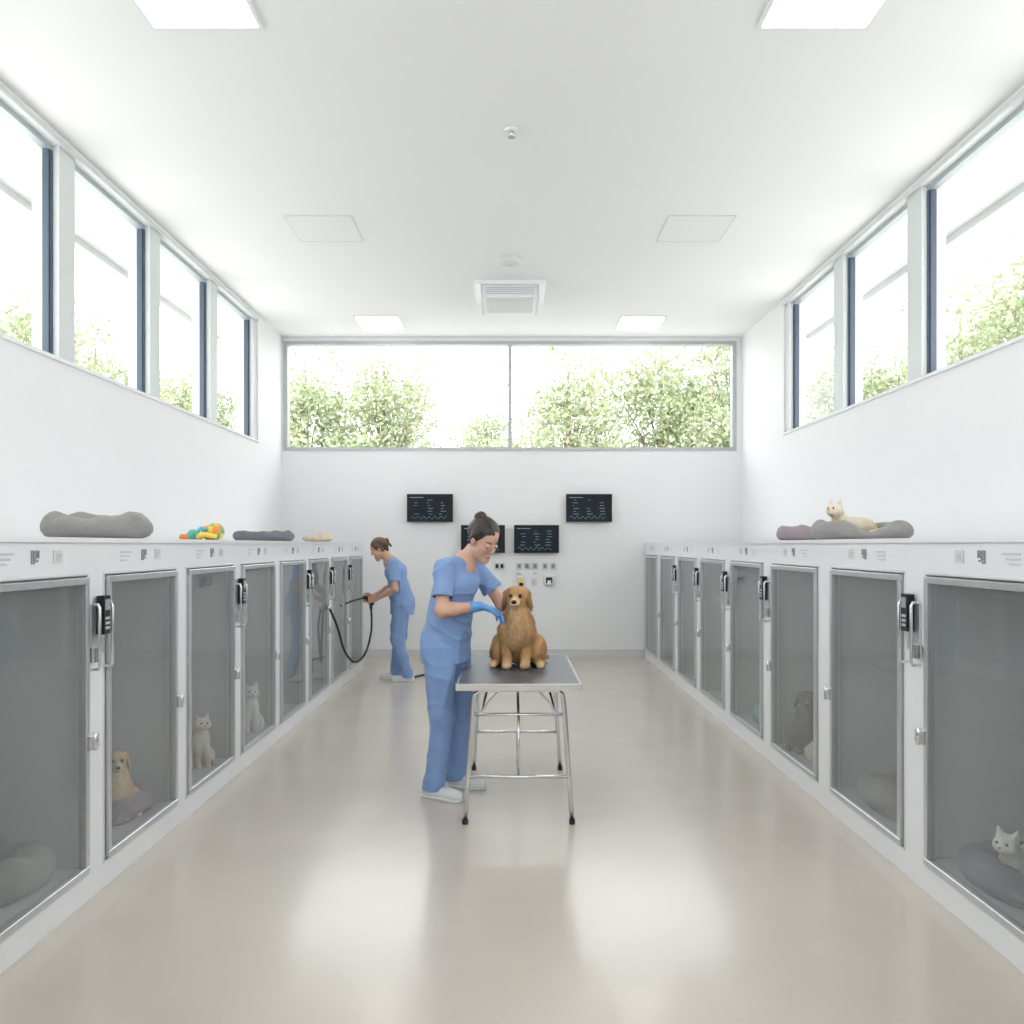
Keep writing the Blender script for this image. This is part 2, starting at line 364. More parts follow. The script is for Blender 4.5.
b=MB(); b.box(LF,LF-1.2,3.32+.86*7,3.32+.86*7+.03,0,KH,M_white); b.obj('kennel_end_panel',bevel=.003)
# ------------------------------------------------------------------ PET BEDS
def pet_bed(name,loc,w,d,h,m,mc,rz=0,seed=1,dip=.35):
    e=empty(name,loc,rz); n=72; k=16; V=[];Fc=[]; rng=np.random.default_rng(seed); r=h*.5
    ph=rng.uniform(0,6,4)
    for i in range(n):
        a=2*math.pi*i/n; ca,sa=math.cos(a),math.sin(a); p=3.2
        s=(abs(ca)**p+abs(sa)**p)**(-1/p); cx,cy=ca*s*(w/2-r*1.05),sa*s*(d/2-r*1.05)
        hh=1-dip*max(0,-sa)**6*(1 if abs(ca)<.6 else .3)+.06*math.sin(5*a+ph[0])+.04*math.sin(9*a+ph[1])
        nx,ny=cx,cy; l=math.hypot(nx,ny); nx/=l; ny/=l
        for j in range(k):
            t=2*math.pi*j/k; rr=1+.05*math.sin(3*t+4*a+ph[2]); x=math.cos(t)*r*1.05*rr; z=math.sin(t)*r*hh*rr+r*hh
            V.append((cx+nx*x,cy+ny*x,max(z,0)))
        for j in range(k): Fc.append((i*k+j,((i+1)%n)*k+j,((i+1)%n)*k+(j+1)%k,i*k+(j+1)%k))
    mk('bolster',np.array(V),Fc,m,e)
    V=[];Fc=[];N=20
    for i in range(N+1):
        for j in range(N+1):
            u=i/N*2-1;v=j/N*2-1; x=u*math.sqrt(1-v*v/2)*(w/2-r);y=v*math.sqrt(1-u*u/2)*(d/2-r)
            V.append((x,y,h*.32*(1-.5*(u*u*v*v))+.006*math.sin(7*u+ph[3])*math.cos(5*v)))
    for i in range(N):
        for j in range(N): q=i*(N+1)+j; Fc.append((q,q+N+1,q+N+2,q+1))
    mk('cushion',np.array(V),Fc,mc,e)
    return e
pet_bed('pet_bed',(-2.035,3.95,KH),.50,.36,.125,M_bedg,M_bedg,0,1,.25)
pet_bed('pet_bed',(-2.06,6.7,KH),.48,.40,.085,M_bedd,M_bedd,0,2,.1)
pet_bed('pet_bed',(2.07,4.72,KH),.55,.42,.11,M_bedg,M_bedg,0,3,.5)
pet_bed('pet_bed',(2.1,5.55,KH),.46,.45,.1,M_bedm,M_bedm,0,4,.2)
ZB=DB+.001
pet_bed('pet_bed',(-2.06,3.06,ZB),.56,.46,.15,M_bedg,M_teal,0,5,.55)
pet_bed('pet_bed',(-1.975,3.93,ZB),.40,.38,.13,M_bedm,M_bedm,0,6,.5)
pet_bed('pet_bed',(-2.08,6.45,ZB),.4,.4,.12,M_bedc,M_bedc,0,6,.3)
pet_bed('pet_bed',(2.00,3.08,ZB),.44,.46,.13,M_bedd,M_bedg,0,7,.5)
pet_bed('pet_bed',(2.02,4.02,ZB),.48,.46,.15,M_bedg,M_bedd,0,8,.6)
pet_bed('pet_bed',(1.97,4.83,ZB),.34,.36,.13,M_bedc,M_bedc,0,9,.3)
pet_bed('pet_bed',(2.0,5.95,ZB),.38,.42,.13,M_teal,M_bedc,0,10,.3)
# ------------------------------------------------------------------ ANIMALS
def fur(V,g,col,N,L,w,flow,seed,lf=None):
    r=np.random.default_rng(seed); i=r.integers(0,len(V),N)
    if lf is not None:
        l=lf(V[i]); i=i[l>.05]; N=len(i)
    p=V[i]; n=g[i]
    wav=np.stack([nz(p,30,41),nz(p,30,42),0*p[:,0]],1)*.2
    t=n*.26+flow(p)+wav+r.normal(size=(N,3))*.10; t/=np.linalg.norm(t,axis=1)[:,None]
    s=np.cross(t,n+r.normal(size=(N,3))*.3); s/=np.linalg.norm(s,axis=1)[:,None]+1e-9
    Ls=L*r.uniform(.5,1.2,N)[:,None]
    if lf is not None: Ls=Ls*lf(p)[:,None]
    B=p-n*.002
    mid=B+t*Ls*.5+n*Ls*.06; tip=B+t*Ls-np.array([0,0,1])*Ls*.12
    vv=np.stack([B-s*w,B+s*w,mid+s*w*.7,mid-s*w*.7,tip],1).reshape(-1,3)
    b=np.arange(N)*5; Fc=[(a,a+1,a+2,a+3) for a in b]+[(a+3,a+2,a+4) for a in b]
    c=(col[i]*r.uniform(.82,1.2,N)[:,None]).repeat(5,0); return vv,Fc,np.clip(c,0,1)
def animal(name,prims,h,loc,rz,scale,colf,eyes,nose,furL,furN,disp=.003,furw=.0016,flow=None,curl=0,eyer=.009,noser=(.012,.015,.011),lf=None):
    e=empty(name,loc,rz,scale); V,Fq,g=sdf(prims,h)
    dm=1 if lf is None else lf(V)
    V=V+g*((nz(V,70,3,(1.3,1.3,.6))*disp+ (nz(V,160,4,(1.3,1.3,.5))*curl))*dm)[:,None]; col=colf(V)
    flow=flow or (lambda p:np.tile(np.array([-.3,0,-.85]),(len(p),1)))
    vv,ff,cc=fur(V,g,col,furN,furL,furw,flow,1,lf); n0=len(V)
    Fc=[tuple(f) for f in Fq.tolist()]+[tuple(int(q)+n0 for q in f) for f in ff]
    mk('body',np.concatenate([V,vv]),Fc,M_fur,e,np.concatenate([col,cc]))
    solid('eyes',[E(x,(eyer,)*3,k=.001) for x in eyes],.0022,M_eye,e)
    solid('nose',[E(nose,noser,k=.001)],.0025,M_eye,e)
    return e
def LR(f): return f(1)+f(-1)
def dog_prims(earl=.056):
    P=[E((-.10,0,.11),(.12,.118,.105),k=.03),C((-.11,0,.15),(.01,0,.26),.10,.08,k=.04),E((.04,0,.22),(.07,.078,.12),k=.04),
       C((.02,0,.28),(.045,0,.37),.07,.052,k=.03),E((.05,0,.412),(.064,.058,.054),k=.02),E((.058,0,.434),(.045,.045,.033),k=.02),
       C((.095,0,.392),(.165,0,.374),.033,.024,k=.014),C((.1,0,.368),(.148,0,.354),.022,.015,k=.008),E((.15,0,.374),(.022,.028,.016),k=.008)]
    P+=LR(lambda s:[C((.04,s*.062,.22),(.035,s*.058,.13),.046,.034,k=.025),C((.035,s*.058,.13),(.06,s*.052,.05),.033,.026,k=.012),C((.06,s*.052,.05),(.095,s*.052,.022),.026,.025,k=.010),E((.1,s*.052,.018),(.036,.028,.02),k=.008),
       E((-.05,s*.112,.1),(.10,.048,.085),(0,.3,0),k=.025),C((-.12,s*.12,.035),(-.03,s*.13,.02),.03,.022,k=.02),C((-.03,s*.13,.02),(.05,s*.135,.018),.022,.024,k=.012),
       E((.035,s*.071,.385),(.034,.014,earl),(s*.22,-.1,0),k=.004),C((.03,s*.045,.437),(.035,s*.068,.425),.02,.014,k=.010),
       E((.106,s*.026,.428),(.012,.012,.007),k=.008),E((.119,s*.027,.413),(.011,.010,.009),s=-1,k=.005)])
    P+=chain([(-.2,0,.06),(-.25,.06,.035),(-.23,.15,.03)],[.035,.035,.016],.02)
    P+=[PL((0,0,0),(0,0,-1),.004)]
    return P
def dog_lf(V):
    x,y,z=V.T; l=np.ones(len(V)); l*=1-np.clip((x-.05)/.035,0,1)*(z>.335)
    l*=np.where((abs(y)>.058)&(z>.33),.5,1); l*=np.where((z>.43),.3,1); l*=np.clip((z-.01)/.07,.12,1)*1.0
    l*=np.where((z<.17)&(x>.02),.6,1)
    return l
def dog_col(base,light,dark):
    base,light,dark=map(np.array,(base,light,dark))
    def f(V):
        x,y,z=V.T; c=np.tile(base,(len(V),1)).astype(float)
        def bl(w,k):
            nonlocal c; w=np.clip(w,0,1)[:,None]; c=c*(1-w)+k*w
        bl((x-.07)/.05*(z<.34)*.6,light); bl((x-.115)/.03*(z>.33)*(abs(y)<.04),light); bl((.05-z)/.03,light)
        bl((abs(y)-.062)/.006*(z>.32),dark); bl((nz(V,40,8,(1.3,1.3,.4))-.3)*.5,dark*.6+base*.4); bl((-.06-x)/.1*.4,dark)
        bl(.45*np.exp(-((abs(y)-.027)**2+(z-.414)**2)/.0004)*(x>.08),dark*.5)
        bl((.004-abs(z-.362))/.003*(x>.125)*(abs(y)<.03),dark*.2)
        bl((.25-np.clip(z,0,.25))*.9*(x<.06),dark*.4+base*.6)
        return c
    return f
DE=[(.1155,.027,.413),(.1155,-.027,.413)]
DN=(.187,0,.385)
animal('golden_retriever',dog_prims(),.0045,(.045,4.70,.735),math.radians(-97),1.02,dog_col((.52,.285,.115),(.78,.54,.31),(.33,.155,.052)),
       DE,DN,.034,30000,.0045,.0016,eyer=.0095,noser=(.012,.016,.012),lf=dog_lf)
animal('puppy',dog_prims(),.008,(-1.90,3.86,ZB+.02),math.radians(-60),.70,dog_col((.70,.46,.24),(.84,.68,.46),(.48,.28,.13)),
       DE,DN,.02,7000,.003,.002,eyer=.012,lf=dog_lf)
animal('curly_dog',dog_prims(),.008,(1.92,5.17,ZB),math.radians(-110),.85,dog_col((.08,.07,.06),(.12,.1,.085),(.04,.035,.03)),
       DE,DN,.022,9000,.004,.0025,curl=.004,eyer=.01,lf=dog_lf)
def cat_head(hx,hz):
    P=[E((hx,0,hz),(.044,.047,.038),k=.02),E((hx+.034,0,hz-.014),(.02,.024,.015),k=.012),E((hx+.01,0,hz-.012),(.035,.05,.022),k=.015)]
    P+=LR(lambda s:[C((hx-.005,s*.026,hz+.025),(hx-.005,s*.04,hz+.062),.018,.003,k=.008),E((hx+.04,s*.019,hz+.006),(.007,.008,.006),s=-1,k=.004)])
    return P
def cat_lying():
    P=[E((-.12,0,.06),(.15,.075,.062),k=.03),E((-.2,.02,.055),(.075,.07,.055),k=.03),E((-.01,0,.075),(.06,.055,.06),k=.03),C((0,0,.09),(.035,0,.14),.045,.036,k=.025)]+cat_head(.055,.165)
    P+=LR(lambda s:[C((.0,s*.045,.035),(.11,s*.035,.018),.026,.018,k=.015)])
    P+=chain([(-.26,.03,.03),(-.24,.1,.025),(-.13,.12,.022)],[.022,.02,.014])+[PL((0,0,0),(0,0,-1),.004)]; return P
def cat_sit():
    P=[E((-.07,0,.075),(.085,.075,.075),k=.03),C((-.06,0,.1),(.0,0,.19),.072,.05,k=.03),C((0,0,.19),(.02,0,.25),.045,.036,k=.02)]+cat_head(.035,.275)
    P+=LR(lambda s:[C((.01,s*.03,.17),(.035,s*.028,.05),.028,.018,k=.02),C((.035,s*.028,.05),(.055,s*.028,.014),.018,.017,k=.01),E((-.03,s*.07,.05),(.06,.03,.05),k=.02),C((-.02,s*.075,.015),(.04,s*.07,.014),.018,.016,k=.01)])
    P+=chain([(-.14,0,.03),(-.15,.08,.02),(-.06,.12,.018)],[.022,.02,.012])+[PL((0,0,0),(0,0,-1),.004)]; return P
def cat_col(b,d):
    b=np.array(b,float); d=np.array(d,float)
    def f(V):
        w=np.clip(nz(V,18,12)-.2,0,1)[:,None]*.8; c=b*(1-w)+d*w
        return c
    return f
def cat(name,P,loc,rz,s,b,d,hx,hz,h=.006):
    lf=lambda V:np.where((V[:,0]>hx+.02)&(V[:,2]>hz-.035),.0,np.where(V[:,2]>hz+.02,.3,1.))
    return animal(name,P,h,loc,rz,s,cat_col(b,d),[(hx+.037,.019,hz+.006),(hx+.037,-.019,hz+.006)],(hx+.054,0,hz-.008),.014,9000,.002,.0012,eyer=.006,noser=(.005,.006,.004),lf=lf)
cat('cat',cat_lying(),(1.935,4.68,KH+.02),math.radians(-150),.95,(.80,.70,.56),(.60,.38,.2),.055,.165,.0045)
cat('cat',cat_lying(),(1.93,3.06,ZB+.045),math.radians(-150),.95,(.85,.80,.72),(.66,.54,.42),.055,.165)
cat('cat',cat_sit(),(-1.87,4.83,ZB),math.radians(-50),.95,(.8,.70,.58),(.5,.33,.2),.035,.275)
cat('cat',cat_sit(),(-1.86,5.72,ZB),math.radians(-60),1.05,(.85,.84,.82),(.75,.72,.68),.035,.275)
cat('cat',cat_lying(),(1.97,5.95,ZB+.04),math.radians(-120),.9,(.75,.7,.62),(.45,.36,.28),.055,.165)
# ------------------------------------------------------------------ TOYS
e=empty('dog_toys',(-1.93,5.1,KH))
def ball(c,r,mats,name):
    bb=MB(); n=14;k=20
    for i in range(n):
        for j in range(k):
            def P(a,b_): th=math.pi*a/n; ph=2*math.pi*b_/k; return (c[0]+r*math.sin(th)*math.cos(ph),c[1]+r*math.sin(th)*math.sin(ph),c[2]+r*math.cos(th))
            bb.quad([P(i,j),P(i+1,j),P(i+1,j+1),P(i,j+1)],mats[(j//3+i//4)%len(mats)])
    o=bb.obj(name,e,rz=0)
ball((.06,-.02,.055),.055,[M_or,M_gr,M_ye],'striped_ball'); ball((-.02,.09,.05),.05,[M_or],'orange_ball')
ball((-.08,-.03,.035),.035,[M_gr,M_cy],'green_ball')
bb=MB(); bb.tube([(-.11+.055*math.cos(a),0.02+.055*math.sin(a),.022) for a in np.linspace(0,6.28,24)],.02,M_or,10); bb.tube(bez([(-.03,-.08,.02),(.02,-.1,.035),(.09,-.08,.02)]),.016,M_ye,10); bb.tube(bez([(-.05,-.06,.04),(-.02,-.05,.075),(.02,-.06,.06)]),.012,M_cy,10); bb.obj('rope_toy',e)
e2=empty('folded_blanket',(-1.93,8.0,KH+.001)); solid('cloth',[E((0,0,.03),(.15,.16,.035)),E((.04,.02,.05),(.1,.1,.04)),PL((0,0,.006),(0,0,-1))],.008,M_bedc,e2,lambda V:nz(V,60,2)*.006)
# ------------------------------------------------------------------ TABLE
e=empty('grooming_table',(.045,4.66,0))
W=.325;L=.56;H=.735
b=MB(); b.box(-W+.012,W-.012,-L+.012,L-.012,H-.028,H,M_top); b.obj('table_top',e,bevel=.004)
b=MB()
for q in((-W,W,-L,-L+.014),(-W,W,L-.014,L),(-W,-W+.014,-L+.014,L-.014),(W-.014,W,-L+.014,L-.014)): b.box(q[0],q[1],q[2],q[3],H-.034,H+.003,M_steel)
b.box(-W+.02,W-.02,-.04,.04,H-.045,H-.029,M_alu)
b.obj('edge_trim',e,bevel=.003)
b=MB()
for s in(-1,1):
    ty=s*(L-.10); by=s*(L-.06)
    pts=[(-.278,by,.015),(-.262,by+.0,.25),(-.240,ty,.60),(-.232,ty,H-.07),(-.20,ty,H-.045),(.20,ty,H-.045),(.232,ty,H-.07),(.240,ty,.60),(.262,by,.25),(.278,by,.015)]
    b.tube(pts,.0125,M_steel)
    b.tube([(-.262,by,.245),(.262,by,.245)],.010,M_steel); b.tube([(-.238,ty,.56),(.238,ty,.56)],.009,M_steel)
    for x in(-.278,.278): b.tube([(x,by,0),(x,by,.025)],.016,M_rubber,14)
    for x in(-.2,.2): b.tube([(x,ty,.555),(x*.8,s*.2,H-.05)],.007,M_steel,8)
    b.tube([(0,ty,.56),(0,s*.06,.60),(0,0,H-.05)],.008,M_steel,8)
    b.tube(bez([(-.2,ty,.56),(-.16,ty,.62),(-.1,ty,H-.05)]),.006,M_steel,8); b.tube(bez([(.2,ty,.56),(.16,ty,.62),(.1,ty,H-.05)]),.006,M_steel,8)
b.tube([(0,-L+.08,.245),(0,L-.08,.245)],.009,M_steel); b.tube([(0,-L+.07,.245),(0,-L+.09,.56)],.007,M_steel)
b.obj('folding_legs',e)
# ------------------------------------------------------------------ HUMANS
def hand_prims(w,d,n,s,curl=(20,30,25),sc_=1.):
    w,d,n,s=[Vector(v) for v in(w,d,n,s)]; d.normalize(); n=(n-d*n.dot(d)).normalized(); side=d.cross(n).normalized()
    if side.dot(s)<0: side=-side
    P=[]; q=sc_
    for off,ln in((.030,(.040,.026,.021)),(.010,(.044,.029,.022)),(-.010,(.041,.027,.021)),(-.028,(.032,.021,.018))):
        kn=w+d*(.088-abs(off-.008)*.25)*q+side*off*q; P.append(C(w+side*off*.55*q,kn,.0155*q,.0125*q,k=.012))
        p=kn; a=0
        for j in range(3):
            a+=math.radians(curl[j]); dr=d*math.cos(a)+n*math.sin(a)+side*off*1.5; p2=p+dr.normalized()*ln[j]*q
            P.append(C(p,p2,(.0095-.0008*j)*q,(.0088-.0009*j)*q,k=.004)); p=p2
    t0=w+d*.025*q+side*.022*q; t1=t0+(d*.55+side*.7+n*.3).normalized()*.045*q; t2=t1+(d*.85+side*.25+n*.35).normalized()*.032*q; t3=t2+(d*.9+n*.35).normalized()*.025*q
    P+=[C(t0,t1,.016*q,.0115*q,k=.012),C(t1,t2,.0105*q,.0095*q,k=.004),C(t2,t3,.0095*q,.008*q,k=.004)]
    return P
def head_prims():
    P=[E((-.012,0,.035),(.096,.074,.083)),E((.020,0,-.035),(.064,.054,.076),k=.03),C((.068,-.006,-.096),(.068,.006,-.096),.016,k=.025),
       C((.086,0,.010),(.103,0,-.024),.006,.009,k=.010)]
    P+=LR(lambda s:[C((.02,s*.042,-.06),(.064,s*.012,-.094),.016,.014,k=.03),E((.097,s*.008,-.029),(.008,.007,.006),k=.005),E((.052,s*.032,-.026),(.026,.022,.024),k=.025),
       E((.096,s*.031,.000),(.015,.015,.009),s=-1,k=.010),E((.0765,s*.031,.0055),(.0145,.0155,.0075),(0,.25,0),k=.003),E((-.005,s*.074,-.008),(.018,.008,.028),(0,.2,0),k=.005)])
    P+=[C((.083,-.015,-.060),(.083,.015,-.060),.0045,k=.006),C((.089,-.006,-.0595),(.089,.006,-.0595),.004,k=.005),C((.084,-.011,-.069),(.084,.011,-.069),.0055,k=.006)]
    return P
def human(name,loc,rz,J,scale,skin,hairc,glove,hair_style,gl=True):
    e=empty(name,loc,rz,scale); V3=lambda v:np.array(v,float)
    def lerp(a,b,t): return tuple(V3(a)*(1-t)+V3(b)*t)
    def folds(amp,sd,st=(1,1,.45),fr=14):
        def f(V):
            W=V+.02*np.stack([nz(V,12,sd+5),nz(V,12,sd+6),nz(V,12,sd+7)],1)
            r1=np.clip(1-np.abs(nz(W,fr,sd,st))*1.6,0,1)**2; r2=np.clip(1-np.abs(nz(W,fr*2,sd+1,(.6,.6,1)))*1.6,0,1)**2
            return amp*(r1*.9+r2*.55-.35)+nz(V,26,sd+2,st)*amp*.2
        return f
    hp=J['pelvis']; ch=J['chest']; nb=J['neck']; hd=J['head']
    # trousers
    P=[E((hp[0]-.005,0,hp[2]-.03),(.108,.160,.12),k=.04)]
    for s in('L','R'):
        h_,kn,an=J['hip'+s],J['knee'+s],J['ank'+s]
        P+=[C(h_,kn,.098,.073,k=.03),C(kn,an,.071,.060,k=.03),C((an[0]-.01,an[1],.1),(an[0]-.012,an[1],.05),.060,.066,k=.02)]
        P+=[E((h_[0]-.035,h_[1],h_[2]),(.08,.08,.09),k=.05)]
    P+=[PL((0,0,.04),(0,0,-1),.004)]
    for s in('L','R'):
        an=J['ank'+s]; P.append(C((an[0]-.01,an[1],.01),(an[0]-.01,an[1],.05),.054,.048,k=.004,s=-1))
    solid('scrub_trousers',P,.0075,M_scrub,e,folds(.011,11,(1,1,.5)))
    # top
    ws=lerp((hp[0],0,hp[2]),ch,.42)
    P=[C((hp[0]-.008,0,J['hem']+.02),(hp[0]-.012,0,hp[2]),.138,.130,k=.03,w=1.24),C((hp[0]-.012,0,hp[2]),ws,.130,.112,k=.04,w=1.26),C(ws,ch,.112,.108,k=.05,w=1.32),E((ch[0]+.045,.0,ch[2]-.01),(.082,.12,.07),k=.04),
       C(lerp(J['shL'],J['shR'],.12),lerp(J['shL'],J['shR'],.88),.050,k=.05),C(ch,(nb[0]-.02,0,nb[2]-.03),.1,.055,k=.05,w=1.3)]
    for s in('L','R'):
        sh,el=J['sh'+s],J['el'+s]; P.append(C(sh,lerp(sh,el,.66),.053,.062,k=.04))
    P.append(PL((0,0,J['hem']),(0,0,-1),.004))
    P.append(C((hp[0]-.008,0,J['hem']-.03),(hp[0]-.01,0,J['hem']+.01),.126,.118,k=.004,w=1.24,s=-1))
    for s in('L','R'):
        sh,el=J['sh'+s],J['el'+s]; P.append(C(lerp(sh,el,.72),lerp(sh,el,1.3),.051,.06,k=.004,s=-1))
        P.append(C(lerp(sh,el,.86),lerp(sh,el,1.2),.07,.085,k=.003,s=-1))
    P.append(C((nb[0]+.03,0,nb[2]+.005),(nb[0]+.09,0,nb[2]-.07),.050,.018,k=.004,s=-1))
    P.append(C((nb[0]-.0,0,nb[2]+.03),(nb[0]+.03,0,nb[2]+.1),.060,.07,k=.004,s=-1))
    solid('scrub_top',P,.0065,M_scrub,e,folds(.012,21,(1,1,.6)))
    # head + neck
    M=Matrix.Translation(hd)@Matrix.Rotation(J['hyaw'],4,'Z')@Matrix.Rotation(J['roll'],4,'X')@Matrix.Rotation(J['pitch'],4,'Y'); Mi=np.array(M.inverted())
    nk=M@Vector((-.03,0,-.05))
    P=T(head_prims(),M)+[C((nb[0]-.02,0,nb[2]-.06),tuple(nk),.056,.046,k=.02),C(lerp(J['shL'],J['shR'],.3),lerp(J['shL'],J['shR'],.7),.042,k=.03),C((nb[0]+.01,0,nb[2]-.06),(nb[0]-.02,0,nb[2]-.02),.056,.056,k=.03)]
    skin=np.array(skin)
    def hc(V):
        q=np.c_[V,np.ones(len(V))]@Mi.T; x,y,z=q[:,0],q[:,1],q[:,2]; c=np.tile(skin,(len(V),1))
        w=np.exp(-(((x-.089)/.012)**2+(y/.018)**4+((z+.065)/.0085)**4))[:,None]; c=c*(1-w)+np.array([.50,.19,.17])*w
        w=.35*np.exp(-(((x-.07)/.04)**2+((abs(y)-.04)/.018)**2+((z+.025)/.018)**2))[:,None]; c=c*(1-w)+np.array([.70,.32,.25])*w
        w=.8*(np.exp(-(((abs(y)-.031)/.016)**4+((z-.0)/.0032)**2))*(x>.06))[:,None]; c=c*(1-w)+np.array([.06,.03,.02])*w
        return c
    solid('head',P,.003,M_skin,e,None,hc)
    def ec(V):
        q=np.c_[V,np.ones(len(V))]@Mi.T; c=np.tile(np.array([.55,.52,.5]),(len(V),1)); d=((q[:,0]-.087)**2+(abs(q[:,1])-.031)**2+(q[:,2]+.004)**2)**.5; c[d<.0075]=(.04,.022,.015); return c
    solid('eyes',T([E((.0755,s*.031,-.001),(.0118,.012,.0085),k=.001) for s in(1,-1)],M),.002,M_eyeball,e,None,ec)
    hcol=np.array(hairc)
    solid('eyebrows',T([C((.0835,s*.014,.0215),(.079,s*.03,.027),.0034,.0032,k=.002) for s in(1,-1)]+[C((.079,s*.03,.027),(.066,s*.046,.022),.0032,.0022,k=.002) for s in(1,-1)],M),.002,M_hair,e,None,hcol)
    P=[E((-.022,0,.042),(.098,.084,.088)),C((-.06,0,.0),(-.065,0,-.045),.05,.03,k=.03)]
    P+=LR(lambda s:[C((.0,s*.070,.03),(-.03,s*.066,-.03),.018,.016,k=.02)])
    P+=[E((.115,0,-.052),(.093,.071,.122),s=-1,k=.006)]+LR(lambda s:[E((.0,s*.086,-.012),(.018,.016,.026),s=-1,k=.005)])
    if hair_style=='bun': P+=[E((-.088,0,.098),(.034,.042,.034),k=.008),C((-.07,0,.08),(-.08,0,.095),.03,k=.01)]
    else: P+=[E((-.115,0,.045),(.032,.034,.034),k=.008),C((-.115,0,.04),(-.135,0,-.03),.02,.012,k=.01)]
    solid('hair',T(P,M),.0038,M_hair,e,lambda V:nz(V,110,31,(.5,1.6,.6))*.0018,lambda V:hcol*(1+.35*nz(V,140,33,(.3,2,.4)))[:,None])
    # arms
    P=[]
    for s in('L','R'):
        sh,el,wr=J['sh'+s],J['el'+s],J['wr'+s]; P+=[C(sh,el,.043,.037,k=.02),C(el,lerp(el,wr,.3),.037,.037,k=.02),C(lerp(el,wr,.3),wr,.037,.025,k=.02)]
    solid('arms',P,.006,M_skin,e,None,skin)
    for s in('L','R'):
        wr=J['wr'+s]; hd_=J['hd'+s]; P=hand_prims(wr,hd_[0],hd_[1],hd_[2],hd_[3])
        if gl: P.append(C(lerp(wr,J['el'+s],.22),wr,.035,.028,k=.012))
        else: P.append(C(lerp(J['el'+s],wr,.9),wr,.027,.025,k=.012))
        solid('hand_'+s,P,.003,M_glove if gl else M_skin,e,None,None if gl else skin)
    # shoes
    for s in('L','R'):
        an=J['ank'+s]; ya=J['foot'+s]; Mx=Matrix.Translation((an[0],an[1],0))@Matrix.Rotation(ya,4,'Z')
        P=[C((-.045,0,.035),(.09,0,.03),.038,.036,k=.02),E((.12,0,.03),(.06,.042,.034),k=.02),C((-.03,0,.04),(-.01,0,.085),.04,.036,k=.03),PL((0,0,0),(0,0,-1),.004)]
        solid('shoe_'+s,T(P,Mx),.005,M_shoe,e)
        P=[C((-.045,0,.0),(.1,0,.0),.046,.049,k=.02),E((.12,0,0),(.066,.048,.03),k=.01),PL((0,0,.018),(0,0,1),.003),PL((0,0,.001),(0,0,-1),.003)]
        solid('sole_'+s,T(P,Mx),.005,M_lgrey2,e)
        P=[C((x,-.018,z),(x,.018,z),.0035,k=.002) for x,z in((.045,.069),(.06,.067),(.075,.066))]
        solid('laces_'+s,T(P,Mx),.0035,M_lgrey,e)
    return e,M
J1=dict(pelvis=(0,0,.88),chest=(.065,0,1.235),neck=(.12,0,1.375),head=(.235,.01,1.48),hyaw=math.radians(-20),roll=0,pitch=math.radians(32),hem=.765,
  shL=(.10,.165,1.32),shR=(.075,-.165,1.32),elL=(.22,.25,1.12),elR=(.10,-.235,1.085),wrL=(.30,.22,1.0),wrR=(.235,-.04,1.10),
  hdL=((.10,-.02,-.06),(0.1,-.9,-.3),(0,0,1),(18,22,18)),hdR=((.129,.11,-.05),(.35,.1,-.9),(.6,-.6,0),(20,28,22)),
  hipL=(0,.085,.84),hipR=(0,-.085,.84),kneeL=(.045,.10,.47),kneeR=(.03,-.10,.47),ankL=(.0,.12,.09),ankR=(-.01,-.12,.09),footL=.12,footR=-.05)
human('veterinary_nurse',(-.37,4.70,0),math.radians(-25),J1,1.0,(.64,.37,.27),(.028,.016,.012),True,'bun')
J2=dict(pelvis=(0,0,.88),chest=(.06,0,1.22),neck=(.13,0,1.36),head=(.245,0,1.465),hyaw=0,roll=0,pitch=math.radians(28),hem=.74,
  shL=(.08,.16,1.30),shR=(.08,-.16,1.30),elL=(.07,.215,1.03),elR=(.11,-.22,1.04),wrL=(.27,.10,.92),wrR=(.32,-.06,.93),
  hdL=((.10,-.03,-.02),(0,-.9,-.3),(.2,0,1),(45,55,40)),hdR=((.1,.03,-.01),(0,.9,-.3),(.2,0,1),(45,55,40)),
  hipL=(0,.085,.84),hipR=(0,-.085,.84),kneeL=(.05,.09,.47),kneeR=(.02,-.09,.47),ankL=(-.06,.10,.09),ankR=(.06,-.10,.09),footL=0,footR=0)
human('veterinary_nurse',(-1.17,8.6,0),math.radians(188),J2,.96,(.60,.34,.24),(.09,.045,.022),False,'pony',gl=False)
# hose
e=empty('spray_hose',(-1.47,8.5,.86)); b=MB(); O=Vector((-1.47,8.5,.86))
def rel(ps): return [Vector(p)-O for p in ps]
b.tube(rel([(-1.46,8.52,.81),(-1.52,8.50,.89),(-1.55,8.47,.895)]),[.022,.024,.02],M_rubber)
b.tube(rel([(-1.54,8.48,.895),(-1.61,8.2,.88),(-1.65,7.95,.86)]),.009,M_rubber); b.tube(rel([(-1.65,7.95,.86),(-1.66,7.87,.855)]),[.014,.017],M_steel)
b.tube(rel([(-1.48,8.5,.83),(-1.47,8.47,.77)]),.016,M_rubber)
b.tube(rel(bez([(-1.47,8.47,.78),(-1.46,8.42,.55),(-1.49,8.25,.34),(-1.55,8.0,.28),(-1.60,7.75,.42),(-1.63,7.55,.68),(-1.68,7.45,.86)])),.011,M_rubber)
b.tube(rel([(-1.66,7.45,.87),(-1.715,7.45,.87)]),.02,M_steel)
b.obj('hose_and_wand',e)
e=empty('floor_hose',(-.95,8.9,0)); b=MB(); b.tube(bez([(-.25,-.3,.011),(-.05,-.1,.011),(.1,.3,.011),(.02,.9,.011),(-.1,1.42,.011)]),.011,M_rubber); b.obj('hose',e)
